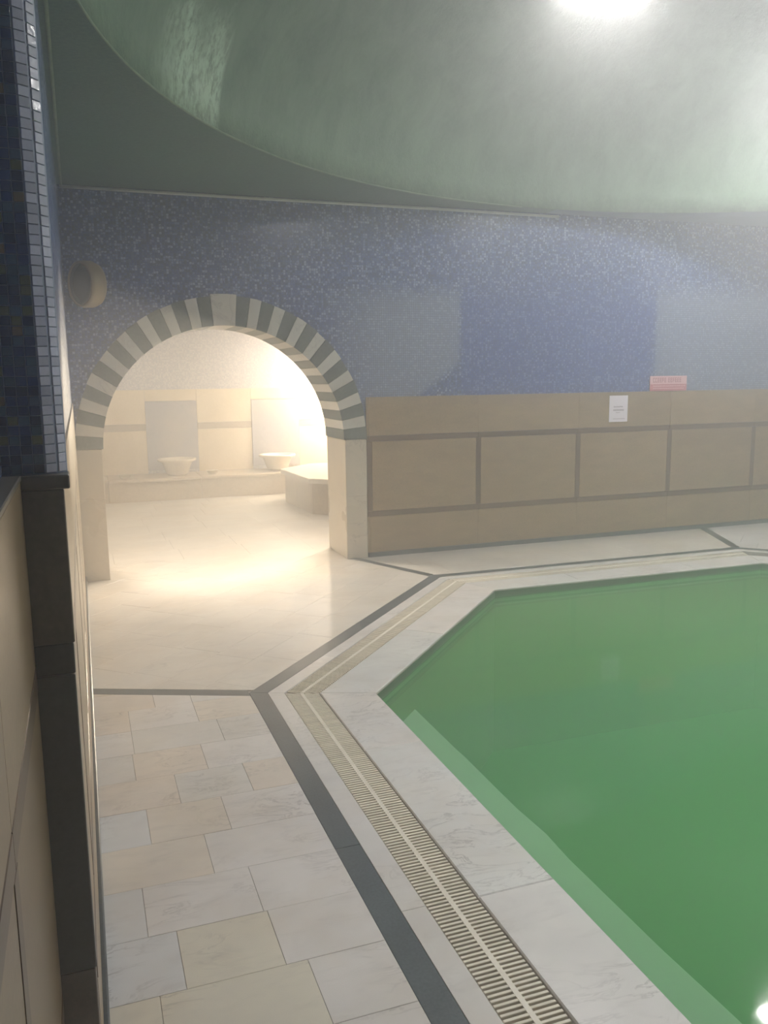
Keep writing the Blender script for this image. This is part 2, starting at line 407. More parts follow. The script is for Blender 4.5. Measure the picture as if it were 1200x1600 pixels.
# left deck: rows measured from the photograph
zA = sector(IA, P4, .04)
WARM = (.97, .90, .80, 1); TAN = (.95, .87, .78, 1); COOL = (.91, .93, .95, 1); PLAIN = (.98, .96, .94, 1); YEL = (.95, .91, .78, 1); GREYT = (.90, .89, .86, 1)
seams = {-1: ([.30], [COOL, PLAIN]), 0: ([.10, .50], [YEL, YEL, PLAIN]), 1: ([.17, .44], [COOL, YEL, PLAIN]), 2: ([.09, .43], [COOL, PLAIN, PLAIN]),
         3: ([.32], [WARM, PLAIN]), 4: ([.14, .42], [COOL, WARM, PLAIN]), 5: ([.27, .55], [TAN, GREYT, TAN]), 6: ([.12, .41], [GREYT, TAN, PLAIN]),
         7: ([.13, .52], [PLAIN, GREYT, GREYT]), 8: ([.13, .44], [TAN, PLAIN, WARM]), 9: ([.26, .44], [TAN, PLAIN, GREYT])}
for r in range(-14, 12):
    y0 = 1.82 + .255*r; y1 = y0+.255
    xs, cols = seams.get(r, ([rnd.uniform(.05, .3), rnd.uniform(.4, .6)], [None]*3))
    xs = [XL-.2] + xs + [1.2]
    for k in range(len(xs)-1):
        R = [(xs[k], y0), (xs[k+1], y0), (xs[k+1], y1), (xs[k], y1)]
        if r < -4: continue
        put_tile(clip_poly(R, zA), floor, MARBLE, cols[k] if cols[k] else None)
# corner zone before the arch and through the doorway, laid square to the pool's diagonal side
_, uB, nB, lB = side_axes(IB)
zB = sector(IB, P4, .04)
tile_zone(zB, P4[IB], uB, .255, .46, floor, MARBLE_CALM, calm=True)
tile_zone([(.15, YF), (2.16, YF), (2.16, 7.60), (.15, 7.60)], P4[IB], uB, .255, .46, floor, MARBLE_CALM, calm=True)
zC = sector(IC, P4, .04)
tile_zone(zC, (2.5, P4[IC][1]+.02), (1, 0), .43, .62, floor, MARBLE_CALM, calm=True)
acc = bmesh.new()
for i in range(NS):
    if i not in (IA, IB, IC):
        a, u, n, l = side_axes(i); tile_zone(sector(i, P4, .04), a, u, .43, .62, floor, MARBLE, acc=acc)
tile_zone(clip_poly([(XL-.2, YN), (1.2, YN), (1.2, .80), (XL-.2, .80)], zA), (0, 0), (1, 0), .255, .4, floor, MARBLE, acc=acc)
tile_zone([(-.115, YN), (XL, YN), (XL, 1.625), (-.115, 1.625)], (0, 0), (0, 1), .3, .4, floor, MARBLE, acc=acc)
far_tiles = bm_obj('tile_field', acc, MARBLE, floor); far_tiles['kind'] = 'stuff'

# bands and slabs round the pool, side by side
def split_side(A, B, i, cuts):
    """cut the ring piece of side i at distances along the side, measured from its middle."""
    P = ring(A, B, i); a, u, n, l = side_axes(i); m = (a[0]+u[0]*l/2, a[1]+u[1]*l/2)
    cs = [-9]+sorted(cuts)+[9]; out = []
    for c0, c1 in zip(cs, cs[1:]):
        Q = clip(P, (m[0]+u[0]*c0, m[1]+u[1]*c0), u)
        Q = clip(Q, (m[0]+u[0]*c1, m[1]+u[1]*c1), (-u[0], -u[1])) if len(Q) > 2 else Q
        if len(Q) > 2: out.append(Q)
    return out
def along(i, p):
    a, u, n, l = side_axes(i); return (p[0]-a[0])*u[0]+(p[1]-a[1])*u[1]-l/2
for i in range(NS):
    if i == IA: cop = [along(i, (1.3, 2.165)), along(i, (1.3, 3.285))]; st = [along(i, (.86, 2.18)), along(i, (.86, 3.38))]
    elif i == IB: cop = [along(i, (1.97, 4.77)), along(i, (2.59, 5.4))]; st = [-.35, .7]
    elif i == IC: cop = [-.6, .5]; st = [-.3, .9]
    else: cop = [-.55, .55]; st = [-.4, .6]
    for Q in split_side(P0, P1, i, cop): put_tile(Q, floor, MARBLE, (rnd.uniform(.95, 1), .97, .95, 1), 'coping_slab', z=.0, c=.004)
    for Q in split_side(P2, P3, i, st): put_tile(Q, floor, MARBLE, (.94, .93, .91, 1), 'border_slab')
    for Q in split_side(P3, P4, i, [0.0] if i != IA else [.12]): put_tile(Q, floor, GRANITE, (1, 1, 1, 1), 'dark_border_strip', g=.0008)
    q = P4[i]; d = (q[0]-CX, q[1]-CY); L = math.hypot(*d); d = (d[0]/L, d[1]/L); n = (-d[1], d[0])
    S = [(q[0]+d[0]*a+n[0]*b, q[1]+d[1]*a+n[1]*b) for a, b in ((-.03, -.04), (4, -.04), (4, .04), (-.03, .04))]
    S = clip_poly(S, ROOM)
    for k in (i, i-1):
        a, b = P4[k], P4[(k+1) % NS]
    # keep only what lies outside the band
    Sa = clip(S, P4[i], (P4[(i+1) % NS][1]-P4[i][1], -(P4[(i+1) % NS][0]-P4[i][0])))
    put_tile(Sa, floor, BROWN if False else GRANITE, (.92, .86, .82, 1), 'dark_border_strip', g=.0005)

# ------------------------------------------------------------------ drain grates
PITCH = .018
labels = {IA: 'cream slatted drain grate nearest the camera, running beside the broad dark stone band',
          IB: 'cream slatted drain grate along the diagonal pool side in front of the arch',
          IC: 'cream slatted drain grate along the far pool side below the beige wall'}
for i in (IA, IB, IC):
    a, u, n, l = side_axes(i)
    R = ring(P1, P2, i)
    Rt = offset(R, -.003)
    g = empty('drain_grate', (a[0]+n[0]*.355+u[0]*l/2, a[1]+n[1]*.355+u[1]*l/2, 0))
    tag(g, labels[i], 'drain grate', 'drain grates round the pool')
    gl_ = g.location.copy()
    def loc(bmx):
        bmesh.ops.translate(bmx, verts=bmx.verts[:], vec=-gl_)
    ts = [(p[0]-a[0])*u[0]+(p[1]-a[1])*u[1] for p in R]
    k0, k1 = math.ceil(min(ts)/PITCH), math.floor(max(ts)/PITCH)
    lo = along(i, (0, 1.33))+l/2 if i == IA else None
    acc = bmesh.new(); cnt = 0
    full = None
    for k in range(k0, k1):
        t0 = k*PITCH; t1 = t0+.0098
        S = [(a[0]+u[0]*tt+n[0]*s, a[1]+u[1]*tt+n[1]*s) for tt, s in ((t0, .276), (t1, .276), (t1, .438), (t0, .438))]
        S2 = clip_poly(S, Rt)
        if len(S2) < 3 or abs(area(S2)) < 1e-5: continue
        yy = S2[0][1]
        if i == IC or (i == IA and yy < 1.33):
            add_prism(acc, S2, -.022, -.002); continue
        if abs(abs(area(S2)) - .0098*.162) < 1e-7:          # full slat: shared mesh
            if full is None:
                b2 = bmesh.new(); add_prism(b2, [(0, .276), (.0098, .276), (.0098, .438), (0, .438)], -.022, -.002, .0012)
                for v in b2.verts:
                    x, y = v.co.x, v.co.y; v.co.x = u[0]*x+n[0]*y; v.co.y = u[1]*x+n[1]*y
                bmesh.ops.recalc_face_normals(b2, faces=b2.faces[:]); full = bpy.data.meshes.new('slat'); b2.to_mesh(full); b2.free(); full.materials.append(CREAM)
            o = bpy.data.objects.new('slat', full); COL.objects.link(o); o.parent = g
            o.location = (a[0]+u[0]*t0-gl_.x, a[1]+u[1]*t0-gl_.y, rnd.uniform(-.0006, .0004))
        else:
            b2 = bmesh.new(); add_prism(b2, S2, -.022, -.002, .0012); loc(b2); o = bm_obj('slat', b2, CREAM, g)
        v = rnd.uniform(.88, 1.0); o.color = (v, v*.985, v*.95, 1); cnt += 1
    if len(acc.verts):
        loc(acc); o = bm_obj('slat_run', acc, CREAM, g); o['kind'] = 'stuff'
    else: acc.free()
    for s0, s1, nm in ((.350, .366, 'spine'),):
        S = clip_poly([(a[0]+u[0]*tt+n[0]*s, a[1]+u[1]*tt+n[1]*s) for tt, s in ((-3, s0), (6, s0), (6, s1), (-3, s1))], Rt)
        b2 = bmesh.new(); add_prism(b2, S, -.026, -.0012); loc(b2); bm_obj(nm, b2, CREAM, g)

# ------------------------------------------------------------------ pool
IN = offset(P0, -.38)
bm = bmesh.new()
def wall_ring(bm, P, z0, z1):
    n = len(P)
    for k in range(n):
        a, b = P[k], P[(k+1) % n]
        bm.faces.new([bm.verts.new((*q, z)) for q, z in ((a, z0), (b, z0), (b, z1), (a, z1))])
PW = offset(P0, -.002); PWo = offset(P0, .05)
for k in range(NS):
    add_prism(bm, ccw([PW[k], PW[(k+1) % NS], PWo[(k+1) % NS], PWo[k]]), -1.35, -.014)
pool = bm_obj('pool_basin', bm, POOLWALL)
tag(pool, 'octagonal tiled pool basin sunk into the marble deck', 'pool')
bm = bmesh.new()
SH = []
ua = side_axes(IA)
for q in range(13):                       # slightly wavering inner edge
    yv = 1.30+q*.26; SH.append((1.34+.375+rnd.uniform(-.012, .012), yv))
add_prism(bm, clip_poly([(1.30, 1.2), (1.715, 1.2), (1.715, 4.6), (1.30, 4.6)], PW), -1.35, -.30)
for (xa, ya), (xb, yb) in zip(SH, SH[1:]): add_prism(bm, clip_poly([(1.70, ya), (xa+.006, ya), (xb+.006, yb), (1.70, yb)], PW) or [(1.70, ya), (1.71, ya), (1.71, yb), (1.70, yb)], -1.35, -.3005)
bm_obj('ledge', bm, LEDGE, pool)
prism('bottom', PW, -1.40, -1.30, POOLBOT, pool)
bm = bmesh.new(); bm.faces.new([bm.verts.new((*p, -.062)) for p in offset(P0, -.003)])
water = bm_obj('water', bm, WATER); tag(water, 'calm cloudy green water filling the octagonal pool', 'water', kind='stuff')

# ------------------------------------------------------------------ walls
def structure(o, label=None):
    o['kind'] = 'structure'
    if label: o['label'] = label
    return o
def arch_pts(cx, cz, rx, rz, n=48):
    return [(cx-rx*cos(pi*k/n), cz+rz*sin(pi*k/n)) for k in range(n+1)]
ACX, ACZ = 1.157, 1.06
# far wall with the arch cut through it
bm = bmesh.new()
ap = [(-.043, -.1)] + arch_pts(ACX, ACZ, 1.2, 1.2) + [(2.357, -.1)]
tp = [(XL-.25, -.1)] + [(XL-.25, 3.35)] + [(ap[k][0], 3.35) for k in range(2, len(ap)-2)] + [(XR+.25, 3.35), (XR+.25, -.1)]
y0, y1 = YF, 7.60
G = {(s_, k, y): bm.verts.new((p[k][0], y, p[k][1])) for s_, p in (('a', ap), ('t', tp)) for k in range(len(ap)) for y in (y0, y1)}
for k in range(len(ap)-1):
    for y in (y0, y1): bm.faces.new((G['a', k, y], G['a', k+1, y], G['t', k+1, y], G['t', k, y]))
    for s_ in 'at': bm.faces.new((G[s_, k, y0], G[s_, k+1, y0], G[s_, k+1, y1], G[s_, k, y1]))
for k in (0, len(ap)-1): bm.faces.new((G['a', k, y0], G['t', k, y0], G['t', k, y1], G['a', k, y1]))
wall_far = structure(bm_obj('wall_far', bm, MOS_X), 'far wall, blue mosaic above a beige stone dado')
wall_left = structure(box('wall_left', (XL-.25, 1.66, -.1), (XL, YF, 3.35), MOS_Y), 'left wall')
near_wall = structure(box('wall_left_recess', (-.45, YN-.3, -.1), (-.135, 1.66, 3.35), MOS_Y), 'recessed near part of the left wall')
wall_right = structure(box('wall_right', (XR, YN-.3, -.1), (XR+.25, YF, 3.35), MOS_Y), 'right wall')
wall_near = structure(box('wall_near', (-.45, YN-.25, -.1), (XR+.25, YN, 3.35), MOS_X), 'wall behind the viewer')

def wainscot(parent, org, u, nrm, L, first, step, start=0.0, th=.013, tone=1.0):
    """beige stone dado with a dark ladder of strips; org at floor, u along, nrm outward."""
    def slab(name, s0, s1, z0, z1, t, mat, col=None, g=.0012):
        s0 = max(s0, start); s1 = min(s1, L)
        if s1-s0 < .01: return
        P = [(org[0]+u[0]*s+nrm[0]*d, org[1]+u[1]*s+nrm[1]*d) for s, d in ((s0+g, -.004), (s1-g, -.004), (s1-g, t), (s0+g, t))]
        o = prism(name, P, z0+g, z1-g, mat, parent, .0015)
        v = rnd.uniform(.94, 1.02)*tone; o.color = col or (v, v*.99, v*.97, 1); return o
    xs = [first+k*step for k in range(-12, 14)]
    for a, b in zip(xs, xs[1:]):
        slab('wall_panel', a, b, 1.085, 1.425, th, BEIGE)
        slab('wall_panel', a+.025, b-.025, .415, 1.035, th, BEIGE)
        slab('wall_panel', a, b, .04, .365, th, BEIGE)
        slab('dark_strip', a-.025, a+.025, .415, 1.035, th+.001, BROWN)
        slab('dark_strip', a, b, 1.035, 1.085, th+.001, BROWN)
        slab('dark_strip', a, b, .365, .415, th+.001, BROWN)
def skirt(name, org, u, nrm, s0, s1, h=.04, t=.03):
    P = [(org[0]+u[0]*s+nrm[0]*d, org[1]+u[1]*s+nrm[1]*d) for s, d in ((s0, -.002), (s1, -.002), (s1, t), (s0, t))]
    o = prism(name, P, -.004, h, GRANITE, None, .004); o['kind'] = 'structure'; o.color = (.85, .85, .85, 1); return o
wainscot(wall_far, (0, YF), (1, 0), (0, -1), XR, 2.385, 1.065, start=2.36)
skirt('baseboard_far', (0, YF), (1, 0), (0, -1), 2.362, XR)
wainscot(wall_left, (XL, 0), (0, 1), (1, 0), YF-.022, .95+.02, 1.065, start=1.70, th=.008)
skirt('baseboard_left', (XL, 0), (0, 1), (1, 0), 1.60, YF-.022, .045, .022)
wainscot(near_wall, (-.135, 0), (0, 1), (1, 0), 1.612, 1.0, 1.065, start=YN, th=.030, tone=.6)  # same beige stone, colour darkened to put shade on the near panels
wainscot(wall_right, (XR, 0), (0, 1), (-1, 0), YF-.02, .97, 1.065, start=YN+.02)
wainscot(wall_near, (0, YN), (1, 0), (0, 1), XR-.02, .97, 1.065, start=-.1)

# end of the left wall facing the camera: dark stone blocks below
def block(x0, x1, z0, z1, yf, mat, col=(1, 1, 1, 1)):
    o = box('end_stone', (x0, yf, z0), (x1, 1.668, z1), mat, wall_left, .002); o.color = col; return o
block(-.114, -.024, 1.409, 1.434, 1.598, DARKSTONE, (.9, .9, .9, 1))
block(-.112, -.0345, 1.122, 1.408, 1.606, DARKSTONE)
block(-.108, -.037, 1.062, 1.121, 1.610, BLACKSTONE)
block(-.108, -.038, .455, 1.061, 1.609, BLACKSTONE, (1, 1, 1, 1))
block(-.108, -.040, 0, .454, 1.611, DARKSTONE, (1, .82, .76, 1))
o = box('ledge_slab', (-.136, YN, 1.426), (-.103, 1.60, 1.436), DARKSTONE, near_wall, .002); o.color = (1.25, 1.3, 1.25, 1)
# the mosaic corner above the stone: grout core and single tiles
core = [(-.30, 1.70), (-.30, 1.6205), (-.0635, 1.6205), (-.0445, 1.632), (-.0275, 1.654), (-.0275, 1.70)]
prism('mosaic_bed', core, 1.430, 3.06, TGROUT, wall_left)  # grout kept pale so the painted corner highlight reads unbroken
def near_cols():
    k = rnd.random()
    if k < .10: return s2l(96, 98, 62)
    if k < .16: return s2l(112, 92, 62)
    if k < .40: return s2l(48, 76, 96)
    if k < .62: return s2l(34, 58, 104)
    if k < .85: return s2l(26, 44, 78)
    return s2l(62, 88, 110)
CELL = .0172; TW = .0155
def tile_mesh(wd, ht, d=.0022):
    b = bmesh.new(); add_box(b, (-wd/2, -d, -ht/2), (wd/2, .001, ht/2), .0006)
    bmesh.ops.recalc_face_normals(b, faces=b.faces[:]); m = bpy.data.meshes.new('mosaic_tile'); b.to_mesh(m); b.free(); m.materials.append(TILE); return m
TM = tile_mesh(.0168, TW); TM2 = tile_mesh(.0195, TW)
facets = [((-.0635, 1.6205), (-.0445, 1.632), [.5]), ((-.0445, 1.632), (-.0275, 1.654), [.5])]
rows = int((2.26-1.436)/CELL)
acc = bmesh.new()
def place(mesh, x, y, z, ang, col):
    o = bpy.data.objects.new('mosaic_tile', mesh); COL.objects.link(o); o.parent = wall_left
    o.location = (x, y, z); o.rotation_euler = (rnd.uniform(-.03, .03), rnd.uniform(-.02, .02), ang+rnd.uniform(-.05, .05)); o.color = col
for r in range(int((3.05-1.436)/CELL)):
    z = 1.436+CELL*(r+.5)
    for c in range(4):
        x = -.0635-.0095-.0188*c
        if r < rows: place(TM, x, 1.6205, z, 0, near_cols())
        else: add_box(acc, (x-.0084, 1.6183, z-.0077), (x+.0084, 1.6215, z+.0077))
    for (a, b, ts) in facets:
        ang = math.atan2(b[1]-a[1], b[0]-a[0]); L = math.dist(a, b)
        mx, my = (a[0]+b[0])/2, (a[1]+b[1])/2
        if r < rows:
            v = rnd.uniform(.8, 1.2); place(TM2, mx, my, z, ang, tuple(q*v for q in s2l(182, 184, 200)[:3])+(1,))  # corner tiles coloured paler to stand in for a grazing highlight
t = NT('upper_mosaic_tile'); wn = t.n('ShaderNodeTexWhiteNoise', noise_dimensions='3D')
X, Y, Z = t.sep(t.pos()); t.l(t.comb(t.math('FLOOR', t.math('DIVIDE', X, .0188)), 0, t.math('FLOOR', t.math('DIVIDE', Z, CELL))), wn.inputs['Vector'])
UPT = t.bsdf(t.ramp(wn.outputs['Value'], [(0, s2l(34, 58, 104)), (.4, s2l(48, 76, 96)), (.8, s2l(26, 44, 78))], 'CONSTANT'), .16)
o = bm_obj('upper_mosaic', acc, UPT, wall_left); o['kind'] = 'stuff'

# ------------------------------------------------------------------ dome and soffits
RD = 4.15; ZS = 3.05; RISE = 2.0
bm = bmesh.new(); NSEG = 96; NR = 20
rings = []
for j in range(NR+1):
    a = pi/2*j/NR*.985
    rings.append([bm.verts.new((CX+RD*cos(a)*cos(2*pi*k/NSEG), CY+RD*cos(a)*sin(2*pi*k/NSEG), ZS+RISE*sin(a))) for k in range(NSEG)])
for a, b in zip(rings, rings[1:]):
    for k in range(NSEG): bm.faces.new((a[k], a[(k+1) % NSEG], b[(k+1) % NSEG], b[k]))
bm.faces.new(rings[-1])
me = bpy.data.meshes.new('ceiling'); bm.normal_update(); bm.to_mesh(me); bm.free()
for p in me.polygons: p.use_smooth = True
ceiling = structure(link('ceiling', me, DOMEM), 'shallow green plaster dome')
sm = ceiling.modifiers.new('shell', 'SOLIDIFY'); sm.thickness = .08; sm.offset = -1 if me.polygons[0].normal.dot(Vector((CX, CY, 3.3))-me.polygons[0].center) > 0 else 1
X0, X1, Y0, Y1 = -.40, XR+.2, YN-.2, YF+.2
def soffit(qx, qy, mat):
    bm = bmesh.new(); xs = X1 if qx > 0 else X0; ys = Y1 if qy > 0 else Y0
    n = 24; arc = []; out = []
    for k in range(n+1):
        a = pi/2*k/n; c, s = cos(a)*qx, sin(a)*qy
        arc.append((CX+RD*c, CY+RD*s))
        t = min(((xs-CX)/c) if abs(c) > 1e-6 else 1e9, ((ys-CY)/s) if abs(s) > 1e-6 else 1e9)
        out.append((CX+c*t, CY+s*t))
    k = min(range(n+1), key=lambda i: math.dist(out[i], (xs, ys))); out[k] = (xs, ys)
    for z in (ZS, ZS+.06):
        A = [bm.verts.new((*p, z)) for p in arc]; B = [bm.verts.new((*p, z)) for p in out]
        for i in range(n): bm.faces.new((A[i], A[i+1], B[i+1], B[i]))
        if z == ZS: low = (A, B)
        else:
            for P, Q in ((low[0], A), (low[1], B)):
                for i in range(n): bm.faces.new((P[i], P[i+1], Q[i+1], Q[i]))
    return bm_obj('soffit', bm, mat, ceiling)
soffit(-1, 1, SOFFIT); soffit(1, 1, BLUSOF); soffit(-1, -1, SOFFIT); soffit(1, -1, SOFFIT)
bm = bmesh.new()
add_tube(bm, [(CX+RD*cos(radians(a)), CY+RD*sin(radians(a)), ZS) for a in range(95, 182, 2)], .006, 6)
bm_obj('plaster_edge', bm, RIMM, ceiling, True)
bm = bmesh.new(); add_tube(bm, [(XL+.03, y, ZS-.004) for y in (YN, 1, 3, 5, YF-.03)], .009, 6)
bm_obj('corner_bead', bm, RIMM, ceiling, True)

# white cable conduit along the top of the far wall
bm = bmesh.new(); add_tube(bm, [(XL+.02, YF-.013, 3.034), (1.4, YF-.013, 3.030), (2.8, YF-.013, 3.032), (4.25, YF-.013, 3.026)], .0125, 10)
cond = bm_obj('cable_conduit', bm, WHITEPL, None, True)
tag(cond, 'thin white cable conduit along the top edge of the far blue wall, ending halfway', 'conduit')

# ------------------------------------------------------------------ arch surround
arch = empty('arch_surround', (ACX, 7.3, 0)); arch['label'] = 'striped dark and white marble arch round the doorway to the hot room'; arch['category'] = 'archway'
aloc = Vector((ACX, 7.3, 0))
def in_arch(bm): bmesh.ops.translate(bm, verts=bm.verts[:], vec=-aloc)
KW = 10.2; W = (180-KW)/34
angs = [0.0]
for k in range(35): angs.append(angs[-1] + (KW if k == 17 else W*(1.06 if k % 2 == 0 and k != 17 else .94 if k != 17 else 1)))
sc_ = 180/angs[-1]; angs = [a*sc_ for a in angs]
for k in range(35):
    dark = (k % 2 == 0) if k < 17 else (k % 2 == 1 if False else (34-k) % 2 == 0)
    if k == 17: dark = False
    a0, a1 = angs[k]+.08, angs[k+1]-.08
    ro = 1.203 + (.012 if k == 17 else rnd.uniform(-.004, .004)); yf = 7.022+rnd.uniform(-.003, .003)
    bm = bmesh.new(); m = 3
    inn = []; out = []
    for j in range(m+1):
        a = radians(a0+(a1-a0)*j/m)
        inn.append((ACX-.995*cos(a), ACZ+.965*sin(a))); out.append((ACX-ro*cos(a), ACZ+ro*sin(a)))
    prof = inn+out[::-1]
    A = [bm.verts.new((x, yf, z)) for x, z in prof]; B = [bm.verts.new((x, 7.60, z)) for x, z in prof]; n = len(prof)
    for j in range(n): bm.faces.new((A[j], A[(j+1) % n], B[(j+1) % n], B[j]))
    for j in range(m):
        for V in (A, B): bm.faces.new((V[j], V[j+1], V[n-2-j], V[n-1-j]))
    in_arch(bm); o = bm_obj('voussoir', bm, ARCH_DARK if dark else ARCH_WHITE, arch)
    v = rnd.uniform(.9, 1.05); o.color = (v, v, v, 1)
for x0, x1 in ((-.043, .152), (2.162, 2.357)):
    for z0, z1 in ((0, .56), (.561, 1.058)) if x0 > 1 else ((0, .66), (.661, 1.058)):
        bm = bmesh.new(); add_box(bm, (x0, 7.024, z0), (x1, 7.60, z1), .003); in_arch(bm)
        o = bm_obj('jamb_stone', bm, ARCH_MARBLE, arch); v = rnd.uniform(.93, 1); o.color = (v, v*.97, v*.93, 1)

# ------------------------------------------------------------------ round drum lamp on the far wall, left of the arch
dl = empty('wall_lamp', (.118, 7.0, 2.31)); tag(dl, 'round dull olive and cream drum lamp high on the wall left of the arch', 'wall lamp')
ax = Vector((-.86, -.51, -.04)).normalized(); q = ax.to_track_quat('Z', 'Y').to_matrix().to_4x4(); q.translation = Vector((0.0, -.12, 0))
bm = bmesh.new(); add_lathe(bm, [(.10, -.075), (.155, -.07), (.172, -.03), (.172, .03), (.166, .06), (.150, .062), (.150, .045)], 40, q); bm_obj('drum', bm, SHADE, dl, True)
bm = bmesh.new(); add_lathe(bm, [(.150, .045), (.150, .052), (.10, .056), (.001, .058)], 40, q); bm_obj('glass', bm, OLIVE, dl, True)
bm = bmesh.new(); add_box(bm, (-.03, -.10, -.02), (.03, .045, .02), .003); bm_obj('bracket', bm, HOUSING, dl)

# ------------------------------------------------------------------ notices on the far wall
nt = box('notice', (4.855, YF-.018, 1.135), (5.065, YF-.0145, 1.39), PAPER); tag(nt, 'white paper notice with a few faint lines, taped to the beige dado', 'notice')
bm = bmesh.new()
for x0, x1, z, h in ((4.905, 5.00, 1.282, .012), (4.90, 5.02, 1.250, .016), (4.93, 4.975, 1.225, .006), (4.90, 5.03, 1.165, .006)):
    x = x0
    while x < x1:
        wd = rnd.uniform(.006, .012); add_box(bm, (x, YF-.0188, z-h/2), (x+wd, YF-.0178, z+h/2*rnd.uniform(.6, 1))); x += wd+.004
bm_obj('print', bm, INK, nt)
sg = box('warning_sign', (5.315, YF-.022, 1.425), (5.755, YF-.014, 1.572), PINK, None, .002); tag(sg, 'faded pink and red warning sign with two rows of lettering above the beige dado', 'sign')
box('red_band', (5.318, YF-.0232, 1.428), (5.752, YF-.0212, 1.492), SRED, sg)
bm = bmesh.new()
for x0, x1, z, h in ((5.35, 5.50, 1.532, .045), (5.53, 5.70, 1.532, .045)):
    x = x0
    while x < x1-.01:
        wd = .018
        add_box(bm, (x, YF-.0236, z-h/2), (x+.005, YF-.0215, z+h/2)); add_box(bm, (x+.0055, YF-.0236, z+h/2-.008), (x+wd, YF-.0215, z+h/2))
        if rnd.random() < .6: add_box(bm, (x+.0055, YF-.0236, z-.004), (x+wd, YF-.0215, z+.004))
        if rnd.random() < .6: add_box(bm, (x+.0055, YF-.0236, z-h/2), (x+wd, YF-.0215, z-h/2+.008))
        x += .027
bm_obj('lettering', bm, SLET, sg)
bm = bmesh.new()
for z in (1.474, 1.450):
    x = 5.35
    while x < 5.72:
        wd = rnd.uniform(.008, .02); add_box(bm, (x, YF-.0246, z-.005), (x+wd, YF-.0232, z+.005)); x += wd+.006
bm_obj('small_lettering', bm, PINK, sg)

# ------------------------------------------------------------------ dome lamps
def dome_lamp(loc, yaw, label, glow=None):
    e = empty('dome_lamp', loc); tag(e, label, 'ceiling lamp', 'lamps hung in the dome')
    R = Matrix.Rotation(yaw, 4, 'Z') @ Matrix.Rotation(radians(-8), 4, 'X')
    bm = bmesh.new(); add_box(bm, (-.32, -.11, 0), (.32, .11, .07), .01); bmesh.ops.transform(bm, matrix=R, verts=bm.verts[:]); bm_obj('housing', bm, HOUSING, e)
    bm = bmesh.new(); add_box(bm, (-.30, -.09, -.012), (.30, .09, -.001), .003); bmesh.ops.transform(bm, matrix=R, verts=bm.verts[:]); bm_obj('diffuser', bm, glow or LAMP_COOL, e)
    rr = math.hypot(loc[0]-CX, loc[1]-CY); top = ZS+RISE*math.sqrt(max(0, 1-(rr/RD)**2))-loc[2]
    for s in (-.22, .22):
        bm = bmesh.new(); p = R @ Vector((s, 0, .06)); add_tube(bm, [p, (p.x, p.y, top-.01)], .008, 6); bm_obj('rod', bm, HOUSING, e)
    return e
dome_lamp((3.38, 5.10, 4.065), radians(-18), 'bright white lamp in the dome at the top edge of the picture', LAMP_DIM)
dome_lamp((5.64, 5.22, 3.93), radians(18), 'bright white lamp in the dome just past the right edge of the picture', LAMP_NEAR)
dome_lamp((5.9, 2.3, 4.0), radians(90), 'unseen white lamp added in the dome over the right side of the pool', LAMP_NEAR)  # out of view, added to light the near floor
dome_lamp((2.9, 2.2, 4.0), radians(90), 'unseen white lamp added in the dome over the left side of the pool', LAMP_NEAR)  # second unseen lamp, added to brighten the near deck and water

# ------------------------------------------------------------------ hot room behind the arch
HX0, HX1, HY1, HZ = -.9, 6.3, 12.15, 2.9
hf = structure(box('floor_hot_room', (HX0-.2, 7.60, -.3), (HX1+.2, HY1+.2, -.006), GROUT), 'marble floor of the hot room')
tile_zone([(HX0, 7.60), (HX1, 7.60), (HX1, HY1-.6), (HX0, HY1-.6)], (0, 7.6), (1, 0), .5, .6, hf, MARBLE_CALM, calm=True)
hb = structure(box('wall_hot_room_back', (HX0-.2, HY1, 0), (HX1+.2, HY1+.2, HZ+.2), MOS_HOT), 'back wall of the hot room')
hl = structure(box('wall_hot_room_left', (HX0-.2, 7.6, 0), (HX0, HY1, HZ+.2), MOS_HOTY)); hr = structure(box('wall_hot_room_right', (HX1, 7.6, 0), (HX1+.2, HY1, HZ+.2), MOS_HOTY))
hc = structure(box('ceiling_hot_room', (HX0-.2, 7.6, HZ), (HX1+.2, HY1+.2, HZ+.1), HOTCEIL))
def hp(name, x0, x1, z0, z1, mat, t=.02):
    o = box(name, (x0+.002, HY1-t, z0+.002), (x1-.002, HY1+.002, z1-.002), mat, hb, .002); v = rnd.uniform(.95, 1.03); o.color = (v, v, v, 1); return o
pan = [(.86, 1.56), (2.33, 3.03), (3.8, 4.5)]
xs = [HX0, -.2, .86, 1.56, 2.33, 3.03, 3.8, 4.5, 5.4, HX1]
for a, b in zip(xs, xs[1:]):
    if (a, b) in pan: hp('grey_panel', a, b, .34, 1.30, PANEL_GREY, .03); hp('wall_panel', a, b, 1.30, 1.46, HOT_BEIGE)
    else:
        hp('wall_panel', a, b, .30, .90, HOT_BEIGE); hp('dark_strip', a, b, .90, .99, HOT_BROWN, .022); hp('wall_panel', a, b, .99, 1.46, HOT_BEIGE)
for side, x, sgn in ((hl, HX0, 1), (hr, HX1, -1)):
    k = 7.62
    while k < HY1-.1:
        e = min(k+1.1, HY1-.03)
        o = box('wall_panel', (min(x, x+.02*sgn), k+.002, .01), (max(x, x+.02*sgn), e-.002, 1.46), HOT_BEIGE, side, .002); k += 1.1
bench = empty('marble_bench', (2.6, 11.8, 0)); tag(bench, 'long low stone bench along the back wall of the steamy room beyond the arch', 'bench')
k = HX0
